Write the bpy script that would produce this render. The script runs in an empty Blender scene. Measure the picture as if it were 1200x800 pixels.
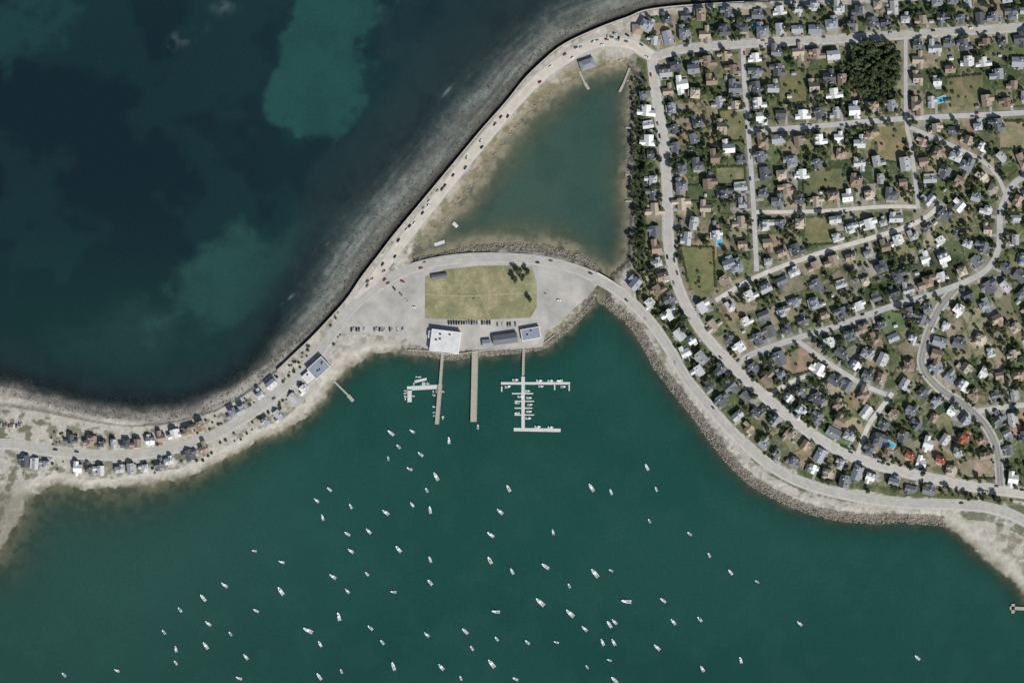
import bpy, bmesh, math, random
import numpy as np
from mathutils import Vector, Matrix
random.seed(7); rng=np.random.RandomState(11)
scene=bpy.context.scene
def s2l(c):
    c=c/255.0
    return c/12.92 if c<=0.04045 else ((c+0.055)/1.055)**2.4
GAIN=0.98
def C(r,g,b): return np.array([s2l(r)*GAIN,s2l(g)*GAIN,s2l(b)*GAIN],dtype=np.float32)
# ------------------------------------------------------------ noise
TAB=rng.rand(16,256,256).astype(np.float32)
def vn(x,y,s,k=0):
    x=np.asarray(x,dtype=np.float64)/s+37.3*k; y=np.asarray(y,dtype=np.float64)/s+11.7*k
    xi=np.floor(x).astype(np.int64); yi=np.floor(y).astype(np.int64)
    fx=x-xi; fy=y-yi; fx=fx*fx*(3-2*fx); fy=fy*fy*(3-2*fy)
    T=TAB[k%16]; a=xi&255; b=(xi+1)&255; c=yi&255; d=(yi+1)&255
    return ((T[a,c]*(1-fx)+T[b,c]*fx)*(1-fy)+(T[a,d]*(1-fx)+T[b,d]*fx)*fy)
def fbm(x,y,s,k=0,o=3):
    r=0;a=1;t=0
    for i in range(o):
        r=r+a*vn(x,y,s/2**i,k+i); t+=a; a*=0.55
    return r/t
def sm(x,a,b):
    t=np.clip((x-a)/(b-a),0,1); return t*t*(3-2*t)
def pdist(X,Y,pts,closed=False):
    pts=list(pts)
    if closed: pts=pts+[pts[0]]
    best=np.full(np.shape(X),1e12)
    for (x0,y0),(x1,y1) in zip(pts[:-1],pts[1:]):
        dx,dy=x1-x0,y1-y0; L=dx*dx+dy*dy
        if L==0: continue
        t=np.clip(((X-x0)*dx+(Y-y0)*dy)/L,0,1)
        ex=X-x0-t*dx; ey=Y-y0-t*dy
        np.minimum(best,ex*ex+ey*ey,out=best)
    return np.sqrt(best)
def inside(X,Y,poly):
    r=np.zeros(np.shape(X),dtype=bool); n=len(poly)
    for i in range(n):
        x0,y0=poly[i]; x1,y1=poly[(i+1)%n]
        if y0==y1: continue
        c=((y0>Y)!=(y1>Y))&(X<(x1-x0)*(Y-y0)/(y1-y0)+x0)
        r^=c
    return r
# ------------------------------------------------------------ traced map (metres; east = +x, south = +y, origin = NW corner)
OE=[(-3000,520),(-800,470),(-200,430),(-60,424),(0,430),(30,438),(60,449),(100,458),(150,464),(200,464),(240,455),(268,440),(290,424),(308,400),(322,375),(340,345),(360,303),(380,265),(400,238),(430,203),(460,172),(488,145),(512,112),(540,80),(572,50),(600,22),(632,-4),(700,-45),(850,-70),(1200,-90),(3500,-200)]
WL=[(-3000,560),(-800,520),(-200,490),(-60,478),(0,474),(40,480),(70,486),(110,494),(150,499),(190,497),(220,491),(250,482),(275,470),(300,453),(325,434),(345,415),(365,396),(385,375),(407,350),(424,325),(444,299),(464,273),(489,243),(514,213),(539,183),(564,153),(594,119),(614,94),(634,74),(660,53),(700,34),(735,21),(765,11),(850,4),(1010,-3),(1200,-15),(3500,-100)]
SS=[(-3000,760),(-400,700),(-60,690),(0,645),(14,620),(26,600),(28,585),(60,568),(100,573),(150,571),(180,568),(220,560),(250,546),(280,532),(308,512),(340,502),(362,485),(380,466),(396,444),(412,427),(440,416),(470,412),(500,416),(530,420),(560,416),(600,413),(630,409),(650,400),(670,382),(688,364),(697,350),(703,346),(708,352),(716,362),(735,377),(752,400),(768,430),(792,462),(815,490),(834,517),(860,548),(890,573),(930,593),(970,605),(1020,611),(1070,611),(1106,614),(1126,628),(1142,645),(1163,660),(1185,680),(1200,698),(1260,770),(1500,900),(3500,1500)]
LAND=OE+[(3500,0)]+SS[::-1]
POND=[(716,322),(736,302),(739,270),(734,220),(737,170),(738,120),(746,92),(735,79),(700,81),(678,90),(650,106),(620,131),(592,165),(562,205),(532,243),(510,270),(492,290),(486,303),(512,299),(545,291),(590,286),(640,289),(680,300),(702,314),(706,322),(702,338),(698,354),(709,356),(714,340)]
NW=WL+[(3500,-9000),(-3000,-9000)]
ROADS={ # name:(pts,width,colour key)
'A':([(-900,560),(-200,520),(0,520),(50,527),(100,532),(150,533),(200,526),(250,510),(290,487),(320,465),(350,440),(378,408),(395,385),(412,362),(432,345),(452,330),(477,317),(510,308),(550,303),(600,303),(640,307),(680,318),(710,332),(732,347),(762,377),(785,410),(802,440),(830,475),(862,510),(900,543),(940,565),(1000,581),(1060,589),(1120,591),(1160,595),(1200,610),(1300,670)],10,0),
'B':([(418,352),(432,336),(450,311),(474,280),(500,247),(526,215),(552,182),(578,151),(606,118),(634,90),(664,68),(700,50),(738,52),(764,66)],11,1),
'C':([(764,66),(770,120),(778,170),(782,230),(784,290),(796,340),(820,385),(850,420),(880,450),(920,485),(960,514),(1000,535),(1060,553),(1120,566),(1180,575),(1300,590)],10,2),
'D':([(738,52),(764,66),(800,58),(870,52),(960,48),(1060,42),(1200,33),(1500,15)],8,0),
'E':([(870,54),(872,100),(878,180),(882,240),(886,318)],5.5,2),
'F':([(878,154),(940,150),(1060,140),(1200,133),(1500,115)],6,2),
'G':([(1060,45),(1060,140),(1066,175),(1074,245)],4.5,2),
'H':([(884,249),(960,248),(1030,243),(1072,243)],4.5,1),
'I':([(838,352),(885,325),(950,300),(1000,285),(1050,270),(1082,256),(1100,240)],5.5,1),
'J':([(1260,185),(1200,207),(1181,222),(1170,250),(1168,290),(1155,315),(1130,330),(1090,345),(1040,360),(985,380),(930,397),(880,415),(860,430)],7,0),
'K':([(1120,335),(1097,365),(1082,405),(1080,430),(1100,455),(1130,475),(1155,500),(1168,530),(1172,574)],8,3),
'L':([(1300,470),(1200,474),(1140,482)],6,2),
'M':([(932,398),(970,425),(1010,450),(1038,462)],5.5,2),
'N':([(1064,150),(1110,170),(1145,187),(1165,205),(1176,228)],4.5,2),
'O':([(1045,460),(1030,480),(1016,500),(1004,534)],5.5,1),
'P':([(900,462),(925,448),(945,440)],4.5,1),
}
HILLP=[(742,95),(755,20),(850,12),(1010,5),(1500,-20),(1500,600),(1180,586),(1120,584),(1050,580),(960,566),(900,534),(860,500),(815,455),(792,415),(765,372),(742,335)]
PARK=[(498,324),(520,316),(560,311.5),(600,311),(623,313),(629,330),(629,360),(622,372),(560,375),(498,373)]
LOT=[(433,350),(455,336),(478,323),(510,313),(550,308),(600,308),(640,312),(675,321),(700,334),(688,348),(672,362),(655,380),(640,386),(636,406),(600,409),(560,409),(500,408),(478,396),(440,392),(408,392),(398,388),(416,366)]
def hill(px,py):
    return 15*np.exp(-(((px-1090)/270.)**2+((py-230)/240.)**2))*sm(px,760,840)
def Hl(px,py): return 2.8+hill(np.asarray(px,float),np.asarray(py,float))
def terr(X,Y):
    wx=X+6*(vn(X,Y,16,1)-.5)+4*(vn(X,Y,4,2)-.5); wy=Y+6*(vn(X,Y,16,3)-.5)+4*(vn(X,Y,4,4)-.5)
    dO=pdist(wx,wy,OE); dS=pdist(wx,wy,SS); dP=pdist(wx,wy,POND,True)
    inL=inside(wx,wy,LAND); inP=inside(wx,wy,POND); inT=inside(X,Y,NW)&inL
    dW=pdist(X,Y,WL)
    land=inL&~inP
    H=Hl(X,Y); dsh=np.minimum(dS,dP)
    sand=1-sm(X,400,470)
    slope=0.19*sand+0.32*(1-sand); slope=np.where((X>1100)&(Y>590),0.13,slope)
    slope=np.where((dP<dS),0.22,slope)
    z=np.minimum(H,dsh*slope)
    t=dO/(dO+dW+1e-6)
    zt=-1.7+3.2*t+0.6*(vn(X,Y,6,5)-.5)
    z=np.where(inT,zt,z)
    ocean=(~inL)&(dO<dS)
    zh=-dS*(0.10-0.070*(1-sm(X,120,420)))
    zo=-1.7-dO*0.06
    west=1-sm(X,640,720)
    zp=-np.minimum(np.maximum(dP-8*west*(.5+vn(X,Y,22,6)),0)*0.042+.03,1.6)
    z=np.where(ocean,zo,z); z=np.where((~inL)&(~ocean),zh,z); z=np.where(inP,zp,z)
    z=np.maximum(z,-12)
    return dict(z=z,land=land,inT=inT,inP=inP,inL=inL,ocean=ocean,dO=dO,dW=dW,dS=dS,dP=dP,dsh=dsh,t=t)
def W(px,py,z=0): return (px-600.0,400.0-py,z)
# ------------------------------------------------------------ grid mesh
def axis(lo,hi,step,far):
    a=list(np.arange(lo,hi+1e-6,step)); s=step
    x=hi; R=[]
    while x<far: s*=1.35; x+=s; R.append(x)
    x=lo; s=step; Lh=[]
    while x>-far: s*=1.35; x-=s; Lh.append(x)
    return np.array(Lh[::-1]+a+R)
def gridmesh(name,ax,ay,z,col,op=None):
    nx,ny=len(ax),len(ay)
    XX,YY=np.meshgrid(ax,ay)
    co=np.stack([XX-600,400-YY,z],-1).reshape(-1,3).astype(np.float32)
    idx=np.arange(nx*ny).reshape(ny,nx)
    q=np.stack([idx[1:,:-1],idx[1:,1:],idx[:-1,1:],idx[:-1,:-1]],-1).reshape(-1,4)
    me=bpy.data.meshes.new(name)
    me.vertices.add(len(co)); me.vertices.foreach_set('co',co.ravel())
    me.loops.add(q.size); me.loops.foreach_set('vertex_index',q.ravel().astype(np.int32))
    me.polygons.add(len(q)); me.polygons.foreach_set('loop_start',np.arange(0,q.size,4,dtype=np.int32))
    me.polygons.foreach_set('loop_total',np.full(len(q),4,dtype=np.int32))
    me.polygons.foreach_set('use_smooth',np.ones(len(q),dtype=bool))
    me.update(calc_edges=True)
    ca=me.color_attributes.new('Col','FLOAT_COLOR','POINT')
    a=np.ones((len(co),4),dtype=np.float32); a[:,:3]=col.reshape(-1,3)
    if op is not None: a[:,3]=op.ravel()
    ca.data.foreach_set('color',a.ravel())
    ob=bpy.data.objects.new(name,me); scene.collection.objects.link(ob); return ob
# ------------------------------------------------------------ materials
def nodes(m):
    m.use_nodes=True; n=m.node_tree.nodes; l=m.node_tree.links
    return n,l,n['Principled BSDF']
def mat(name,c,rough=0.8,ns=0.5,na=0.15,rv=0.0,metal=0.0,spec=0.3):
    m=bpy.data.materials.new(name); n,l,p=nodes(m)
    p.inputs['Roughness'].default_value=rough; p.inputs['Metallic'].default_value=metal
    p.inputs['Specular IOR Level'].default_value=spec
    tc=n.new('ShaderNodeTexCoord'); no=n.new('ShaderNodeTexNoise'); no.inputs['Scale'].default_value=ns; no.inputs['Detail'].default_value=5
    l.new(tc.outputs['Object'],no.inputs['Vector'])
    mr=n.new('ShaderNodeMapRange'); mr.inputs['From Min'].default_value=.25; mr.inputs['From Max'].default_value=.75
    mr.inputs['To Min'].default_value=1-na; mr.inputs['To Max'].default_value=1+na
    l.new(no.outputs['Fac'],mr.inputs['Value'])
    val=mr.outputs['Result']
    if rv>0:
        oi=n.new('ShaderNodeObjectInfo'); m2=n.new('ShaderNodeMapRange'); m2.inputs['To Min'].default_value=1-rv; m2.inputs['To Max'].default_value=1+rv
        l.new(oi.outputs['Random'],m2.inputs['Value']); mu=n.new('ShaderNodeMath'); mu.operation='MULTIPLY'
        l.new(val,mu.inputs[0]); l.new(m2.outputs['Result'],mu.inputs[1]); val=mu.outputs[0]
    vm=n.new('ShaderNodeVectorMath'); vm.operation='SCALE'; vm.inputs[0].default_value=(float(c[0]),float(c[1]),float(c[2]))
    l.new(val,vm.inputs['Scale']); l.new(vm.outputs[0],p.inputs['Base Color'])
    return m
def terrain_mat():
    m=bpy.data.materials.new('ground_material'); n,l,p=nodes(m); p.inputs['Roughness'].default_value=.95; p.inputs['Specular IOR Level'].default_value=.1
    at=n.new('ShaderNodeVertexColor'); at.layer_name='Col'
    tc=n.new('ShaderNodeTexCoord'); last=None
    for sc,am in ((0.12,.14),(0.8,.22)):
        no=n.new('ShaderNodeTexNoise'); no.inputs['Scale'].default_value=sc; no.inputs['Detail'].default_value=4
        l.new(tc.outputs['Object'],no.inputs['Vector'])
        mr=n.new('ShaderNodeMapRange'); mr.inputs['From Min'].default_value=.25; mr.inputs['From Max'].default_value=.75
        mr.inputs['To Min'].default_value=1-am; mr.inputs['To Max'].default_value=1+am; l.new(no.outputs['Fac'],mr.inputs['Value'])
        if last is None: last=mr.outputs[0]
        else:
            mu=n.new('ShaderNodeMath'); mu.operation='MULTIPLY'; l.new(last,mu.inputs[0]); l.new(mr.outputs[0],mu.inputs[1]); last=mu.outputs[0]
    vm=n.new('ShaderNodeVectorMath'); vm.operation='SCALE'; l.new(at.outputs['Color'],vm.inputs[0]); l.new(last,vm.inputs['Scale'])
    l.new(vm.outputs[0],p.inputs['Base Color']); return m
def water_mat():
    m=bpy.data.materials.new('water_material'); n,l,p=nodes(m); p.inputs['Roughness'].default_value=.22; p.inputs['IOR'].default_value=1.33
    p.inputs['Specular IOR Level'].default_value=.3
    at=n.new('ShaderNodeVertexColor'); at.layer_name='Col'; tc=n.new('ShaderNodeTexCoord')
    no=n.new('ShaderNodeTexNoise'); no.inputs['Scale'].default_value=.3; no.inputs['Detail'].default_value=7; no.inputs['Roughness'].default_value=.65; l.new(tc.outputs['Object'],no.inputs['Vector'])
    mr=n.new('ShaderNodeMapRange'); mr.inputs['From Min'].default_value=.25; mr.inputs['From Max'].default_value=.75; mr.inputs['To Min'].default_value=.87; mr.inputs['To Max'].default_value=1.13
    l.new(no.outputs['Fac'],mr.inputs['Value'])
    vm=n.new('ShaderNodeVectorMath'); vm.operation='SCALE'; l.new(at.outputs['Color'],vm.inputs[0]); l.new(mr.outputs[0],vm.inputs['Scale']); l.new(vm.outputs[0],p.inputs['Base Color'])
    bp=n.new('ShaderNodeBump'); bp.inputs['Strength'].default_value=.3; bp.inputs['Distance'].default_value=.3
    n2=n.new('ShaderNodeTexNoise'); n2.inputs['Scale'].default_value=.5; n2.inputs['Detail'].default_value=4; l.new(tc.outputs['Object'],n2.inputs['Vector']); l.new(n2.outputs['Fac'],bp.inputs['Height']); l.new(bp.outputs[0],p.inputs['Normal'])
    tr=n.new('ShaderNodeBsdfTransparent'); mx=n.new('ShaderNodeMixShader'); l.new(at.outputs['Alpha'],mx.inputs[0]); l.new(tr.outputs[0],mx.inputs[1]); l.new(p.outputs[0],mx.inputs[2])
    l.new(mx.outputs[0],n['Material Output'].inputs['Surface']); return m
# ------------------------------------------------------------ terrain
ax=axis(-12,1212,1.25,12000); ay=axis(-12,812,1.25,12000)
X,Y=np.meshgrid(ax,ay)
T=terr(X,Y)
col=np.zeros(X.shape+(3,),dtype=np.float64)
def mixc(mask,c):
    global col
    m=np.asarray(mask,dtype=np.float64)[...,None]
    col=col*(1-m)+np.asarray(c)*m
n8=fbm(X,Y,8,6); n3=vn(X,Y,2.6,7); n30=fbm(X,Y,40,8); n1=vn(X,Y,1.6,12)
mixc(np.ones_like(X),C(98,98,80)); mixc(sm(n8,.42,.6)*.7,C(62,66,52))
mixc((X>705)*(1-sm(T['dS'],10,20))*.6,C(66,62,48))
land=T['land']; L1=land.astype(float)
mixc(L1,C(165,162,152)); mixc(L1*sm(n8,.5,.7)*.7,C(134,131,118)); mixc(L1*sm(n3,.6,.9)*.5,C(194,190,180)); mixc(L1*sm(n30,.5,.6)*sm(n8,.45,.6)*.6,C(107,106,86))
# hill parcels
hm=inside(X,Y,HILLP)&land
hx,hy=X[hm],Y[hm]
lower=(hy>335-(hx-840)*0.33)
ang=np.where(lower,np.radians(27)+ (hx>1080)*np.radians(-10),np.radians(3))
u=hx*np.cos(ang)-hy*np.sin(ang); v=hx*np.sin(ang)+hy*np.cos(ang)
cu,cv=21.,27.
iu=np.floor(u/cu).astype(int); iv=np.floor(v/cv).astype(int)
f1=np.full(hx.shape,1e9); f2=np.full(hx.shape,1e9); cid=np.zeros(hx.shape)
off=lower*77
for a in (-1,0,1):
    for b in (-1,0,1):
        A=(iu+a+off)&255; B=(iv+b)&255
        sx=(iu+a+.2+.6*TAB[9,A,B])*cu; sy=(iv+b+.25+.5*TAB[10,A,B])*cv
        d=np.maximum(np.abs(u-sx)/cu,np.abs(v-sy)/cv); r=TAB[11,A,B]
        m=d<f1
        f2=np.where(m,f1,np.minimum(f2,d)); cid=np.where(m,r,cid); f1=np.where(m,d,f1)
PAL=np.array([C(126,120,96),C(106,109,78),C(88,99,66),C(64,78,52),C(148,141,118),C(96,103,70),C(142,139,130),C(74,86,56),C(118,117,88),C(132,125,106),C(94,99,72),C(82,91,62),C(136,122,98)])
pc=PAL[(cid*len(PAL)).astype(int)%len(PAL)]
def mx(a,m,c): return a*(1-m[:,None])+c*m[:,None]
hn=n8[hm]; pc=mx(pc,sm(hn,.5,.66)*.55,C(64,73,51)); pc=mx(pc,sm(n3[hm],.62,.9)*.4,C(152,147,128)); pc=mx(pc,sm(n30[hm],.52,.62)*.3,C(58,69,46))
edge=(1-sm((f2-f1),0.02,0.08))*(vn(hx,hy,9,13)>.42)
pc=mx(pc,edge*.75,C(40,50,34))
col[hm]=pc
rd=np.full(X.shape,1e9)
for k,(pts,w,cc) in ROADS.items(): rd=np.minimum(rd,pdist(X,Y,pts)-w/2)
mixc(hm*(1-sm(rd,1.0,5))*.45,C(140,137,126))
LAWNS=[([(797,288),(836,290),(838,338),(822,356),(806,330)],(102,108,70)),([(842,130),(871,128),(873,166),(842,166)],(108,111,76)),([(838,196),(872,196),(874,217),(838,217)],(114,115,82)),
([(805,218),(838,218),(838,238),(805,236)],(74,88,58)),([(912,84),(946,84),(946,122),(912,122)],(100,103,70)),([(940,202),(985,198),(988,226),(940,228)],(94,100,68)),([(1108,92),(1150,88),(1150,124),(1108,126)],(106,106,76)),
([(1170,143),(1215,143),(1215,176),(1170,176)],(124,121,92)),([(942,256),(975,254),(978,286),(942,288)],(114,113,80)),([(960,500),(1000,518),(996,526),(962,512)],(78,110,68)),([(1030,362),(1062,368),(1060,388),(1032,388)],(84,103,68)),
([(1120,540),(1162,536),(1164,560),(1126,560)],(136,127,104)),([(905,425),(940,405),(962,430),(930,440)],(128,117,94)),([(1022,150),(1060,148),(1060,192),(1030,190)],(126,119,88)),([(868,432),(895,428),(915,455),(895,458)],(96,101,68)),
([(1180,300),(1230,300),(1230,330),(1180,330)],(100,103,70)),([(1175,230),(1215,226),(1215,250),(1178,250)],(122,118,90)),([(745,330),(762,345),(775,362),(762,370),(748,352)],(112,111,82)),([(758,262),(774,262),(776,300),(766,322),(756,305)],(104,106,76)),
([(1172,480),(1230,480),(1230,510),(1178,512)],(142,126,98)),([(755,28),(800,28),(800,55),(768,58)],(124,118,94)),([(990,455),(1012,462),(1004,480),(985,474)],(116,110,84)),([(870,75),(905,72),(905,110),(874,112)],(92,97,66))]
for poly,c in LAWNS:
    m=inside(X+2*(n3-.5),Y+2*(n3-.5),poly)&land
    mixc(m*.9,C(*c)); mixc(m*sm(n8,.4,.62)*.6,C(c[0]*1.22,c[1]*1.1,c[2]*1.24)); mixc(m*sm(fbm(X,Y,12,2),.48,.63)*.5,C(c[0]*.78,c[1]*.85,c[2]*.85))
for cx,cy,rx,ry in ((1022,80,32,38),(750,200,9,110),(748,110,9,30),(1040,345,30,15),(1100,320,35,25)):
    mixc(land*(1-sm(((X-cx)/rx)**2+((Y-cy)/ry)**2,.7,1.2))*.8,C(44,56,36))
# shores
ds=T['dsh']
rocky=land&(X>470)&~((X>1105)&(Y>595))&~T['inT']
sp=vn(X,Y,2.0,14); 
mixc(rocky*(1-sm(ds,5,11))*.95,C(108,104,94)); mixc(rocky*(1-sm(ds,5,11))*sm(sp,.6,.85)*.8,C(148,143,132)); mixc(rocky*(1-sm(ds,5,11))*(1-sm(sp,.2,.42))*.8,C(58,58,52))
mixc(rocky*(1-sm(ds,1,5))*.7,C(62,60,50))
pb=land&(T['dP']<T['dS'])&(X<735)&(Y<285)
mixc(pb*(1-sm(T['dP'],6,20))*.8,C(138,132,112)); mixc(pb*(1-sm(T['dP'],6,20))*sm(n8,.42,.55)*.7,C(102,101,77)); mixc(pb*(1-sm(T['dP'],1,4))*.6,C(118,113,94))
bs=land&(T['dS']<T['dP'])&((X<=470)|((X>1105)&(Y>595)))&~T['inT']
mixc(bs*(1-sm(ds,11,20))*.95,C(168,165,155)); mixc(bs*(1-sm(ds,3,11))*.85,C(136,133,120)); mixc(bs*(1-sm(ds,0,4.5))*.75,C(88,87,74)); mixc(bs*(1-sm(ds,12,20))*sm(n8,.5,.7)*.35,C(186,182,172))
mixc(bs*(1-sm(X,15,50))*sm(Y,555,585)*.8,C(116,115,102))
mixc((land&(X>745)&(rd>1.0)&(pdist(X,Y,ROADS['A'][0])<16)&(pdist(X,Y,SS)>20))*sm(n8,.3,.5)*.7,C(72,82,52))
mixc((land&(X<420)&(Y>455)&~T['inT'])*sm(n8,.50,.62)*(ds>13)*.6,C(90,92,72))
mixc((land&(X>635)&(X<700)&(Y>335)&(T['dS']>6)&(T['dS']<14))*sm(n3,.3,.6)*.7,C(108,104,72))
# tidal ramp on ocean side
t=T['t']; iT=T['inT']
along=X*0.75-Y*0.66; rip=vn(T['dW']*1.0,along*0.10,3.4,15)
rip2=vn(T['dW'],along*.2,9.0,3); spk=fbm(X,Y,5,1)
south=1-sm(X,290,380)
def ramp(t,stops):
    out=np.zeros(t.shape+(3,))
    xs=[s[0] for s in stops]
    for i in range(3): out[...,i]=np.interp(t,xs,[s[1][i] for s in stops])
    return out
rA=ramp(t,[(0,C(50,62,62)),(.3,C(78,88,85)),(.55,C(96,101,97)),(.78,C(106,108,102)),(.88,C(96,95,88)),(.94,C(56,55,50)),(1,C(48,46,42))])  # darkest stops at the seawall deepen its shadow, painted into the ground colour
rB=ramp(t,[(0,C(34,38,39)),(.2,C(38,40,41)),(.36,C(74,73,70)),(.52,C(112,110,104)),(.75,C(146,143,134)),(1,C(168,164,152))])
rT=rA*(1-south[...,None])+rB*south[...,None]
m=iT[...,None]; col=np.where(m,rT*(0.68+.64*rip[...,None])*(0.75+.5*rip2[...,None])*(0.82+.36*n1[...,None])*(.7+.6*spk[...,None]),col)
mixc(iT*(1-south)*sm(n30,.45,.6)*.45*(1-t),C(50,64,62))
mixc((T['inL']&~iT&(T['dW']<5)&(X<330))*.6,C(172,168,157))
oc=T['ocean']; mixc(oc.astype(float),C(50,62,60)); mixc(oc*sm(n8,.45,.6)*.6,C(28,38,40))
mixc((T['inP'])*.85,C(116,114,96)); mixc(T['inP']*sm(fbm(X,Y,18,2),.42,.6)*.7,C(80,84,70)); mixc(T['inP']*(1-sm(T['dP'],5,16))*sm(n8,.33,.55)*.7,C(136,131,110))
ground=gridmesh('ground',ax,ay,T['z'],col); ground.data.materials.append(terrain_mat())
# ------------------------------------------------------------ water
ax2=axis(-12,1212,2.0,12000); ay2=axis(-12,812,2.0,12000)
X,Y=np.meshgrid(ax2,ay2); Tw=terr(X,Y); dep=np.maximum(0,-Tw['z'])
col=np.zeros(X.shape+(3,))
wx=X+84*(fbm(X,Y,60,2,5)-.5); wy=Y+84*(fbm(X,Y,60,5,5)-.5)
mixc(np.ones_like(X),C(28,68,61))
mixc((1-sm(X,60,520))*.55,C(50,78,71)); mixc(sm(Y,620,820)*.5,C(22,58,51)); mixc(sm(X,800,1100)*.25,C(32,71,64))
mixc((1-sm(pdist(X,Y,[(440,520),(700,520)]),20,120))*.35,C(24,63,56))
mixc(sm(fbm(X,Y,130,4),.4,.65)*.3,C(36,75,67)); mixc(sm(fbm(X,Y,24,7,4),.5,.7)*.2,C(40,78,70))
ocn=Tw['ocean']|(Tw['inT'])
oc=np.zeros_like(col)+C(18,35,42)
def om(mask,c):
    global oc
    m=np.asarray(mask)[...,None]; oc=oc*(1-m)+np.asarray(c)*m
om(sm(X-Y*0.2,120,420)*.6,C(24,48,52)); om(sm(Y,200,420)*.75,C(24,51,49)); om((1-sm(Y,0,60))*(1-sm(X,0,300))*.4,C(24,48,51))
fr=fbm(X,Y,26,9,5)
om(sm(fbm(X,Y,75,12,4),.48,.62)*.35,C(28,56,57))
def pm(poly,soft):
    i=inside(wx,wy,poly); d=pdist(wx,wy,poly,True); return sm(np.where(i,d,-d)+48*(fr-.5),-soft,soft)
om(pm([(335,-20),(485,-20),(455,30),(425,65),(405,110),(388,150),(345,165),(310,145),(305,110),(325,60)],10)*(.45+.4*fr),C(38,78,74))
om(pm([(-20,8),(60,-5),(98,10),(85,48),(30,50),(10,70),(-20,70)],12)*.5,C(32,66,65))
om(pm([(195,312),(250,288),(300,276),(335,240),(372,262),(340,315),(312,352),(262,378),(200,392),(178,352)],18)*(.45+.4*fr),C(42,76,70))
om(pm([(60,380),(180,360),(260,390),(200,440),(90,430)],30)*.4,C(38,68,62))
om(pm([(480,20),(560,-10),(600,-10),(520,70),(450,160),(380,230),(370,190),(440,100)],26)*.45,C(40,58,61))
om((1-sm(Tw['dO'],0,55))*(.4+.35*(X>340)),C(44,59,60)); om((1-sm(Tw['dO'],0,70))*sm(fr,.45,.62)*.4,C(24,40,43))
om((1-sm(Tw['dO'],0,12))*(X<330)*.55,C(26,32,35))
def gs(cx,cy,lx,ly,a):
    a=math.radians(a); dx=X-cx; dy=Y-cy; p=dx*math.cos(a)+dy*math.sin(a); q=-dx*math.sin(a)+dy*math.cos(a)
    return np.exp(-(p/lx)**2-(q/ly)**2)
foam=np.zeros_like(X)
for g in ((203,50,12,6,-60),(225,42,14,6,-30),(262,8,12,8,0),(525,106,9,1.6,-50),(545,96,8,1.2,-50),(583,62,10,1.6,-35),(337,351,9,1.3,-40),(385,285,6,1.2,-50)):
    foam=np.maximum(foam,gs(*g)*sm(fbm(X,Y,11,9,4),.3,.75)*(.2 if g[3]>3 else .7))
om(foam,C(150,165,165))
pd=np.zeros_like(col)+C(60,84,75)
pmk=(1-sm(Tw['dP'],0,50))[...,None]*.55; pd=pd*(1-pmk)+C(88,99,84)*pmk
pk=(sm(X,610,710)*sm(Tw['dP'],2,20))[...,None]*.5; pd=pd*(1-pk)+C(48,76,70)*pk
pk=(sm(X,690,735)*sm(Y,220,300))[...,None]*.65; pd=pd*(1-pk)+C(32,52,48)*pk
pk=(sm(fbm(X,Y,40,3,4),.42,.6))[...,None]*.4; pd=pd*(1-pk)+C(48,73,67)*pk
col=np.where(ocn[...,None],oc,col); col=np.where(Tw['inP'][...,None],pd,col)
op=1-np.exp(-dep*1.0); op=np.where(Tw['inP'],1-np.exp(-dep*1.3),op); op=np.where(ocn,1-np.exp(-dep*0.55),op)
op=np.maximum(op,foam*.6); op=np.clip(op,0.05,.985)
op=np.where((Tw['dO']>1200)|(Tw['dS']>600),.99,op)
water=gridmesh('water',ax2,ay2,np.zeros_like(X),col,op); water.data.materials.append(water_mat())
# ------------------------------------------------------------ roads
M={}
M['asph']=mat('asphalt_grey',C(160,160,156),.9,.15,.14); M['conc']=mat('asphalt_pale_sandy',C(184,180,170),.9,.12,.16); M['asph2']=mat('asphalt_weathered',C(168,167,163),.9,.15,.14); M['asph3']=mat('asphalt_dark_new',C(124,125,125),.9,.15,.12)
M['side']=mat('pavement_concrete',C(172,169,159),.9,.3,.16); M['white']=mat('painted_line_white',(.75,.75,.72),.7,1,.2); M['yellow']=mat('painted_line_yellow',(.6,.42,.08),.7,1,.2)
def spline(pts,step=5):
    P=[np.array(p,float) for p in pts]; P=[2*P[0]-P[1]]+P+[2*P[-1]-P[-2]]; out=[]
    for i in range(1,len(P)-2):
        n=max(1,int(np.linalg.norm(P[i+1]-P[i])/step))
        for k in range(n):
            t=k/n
            out.append(.5*((2*P[i])+(-P[i-1]+P[i+1])*t+(2*P[i-1]-5*P[i]+4*P[i+1]-P[i+2])*t*t+(-P[i-1]+3*P[i]-3*P[i+1]+P[i+2])*t**3))
    out.append(P[-2]); return np.array(out)
def ribbon_geo(S,width,lift,off=0.0,skirt=0.0,zfun=Hl):
    tg=np.gradient(S,axis=0); tg/=np.linalg.norm(tg,axis=1)[:,None]+1e-9
    nr=np.stack([-tg[:,1],tg[:,0]],1); c=S+nr*off
    l=c-nr*width/2; r=c+nr*width/2
    vs=[];fs=[]
    zl=zfun(l[:,0],l[:,1])+lift; zr=zfun(r[:,0],r[:,1])+lift; zc=zfun(c[:,0],c[:,1])+lift
    k=5 if skirt else 3
    for i in range(len(S)):
        if skirt: vs.append(W(*l[i],zl[i]-skirt))
        vs.append(W(*l[i],zl[i])); vs.append(W(*c[i],zc[i])); vs.append(W(*r[i],zr[i]))
        if skirt: vs.append(W(*r[i],zr[i]-skirt))
    for i in range(len(S)-1):
        for j in range(k-1):
            a=i*k+j; fs.append((a,a+1,a+k+1,a+k))
    return vs,fs
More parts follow.
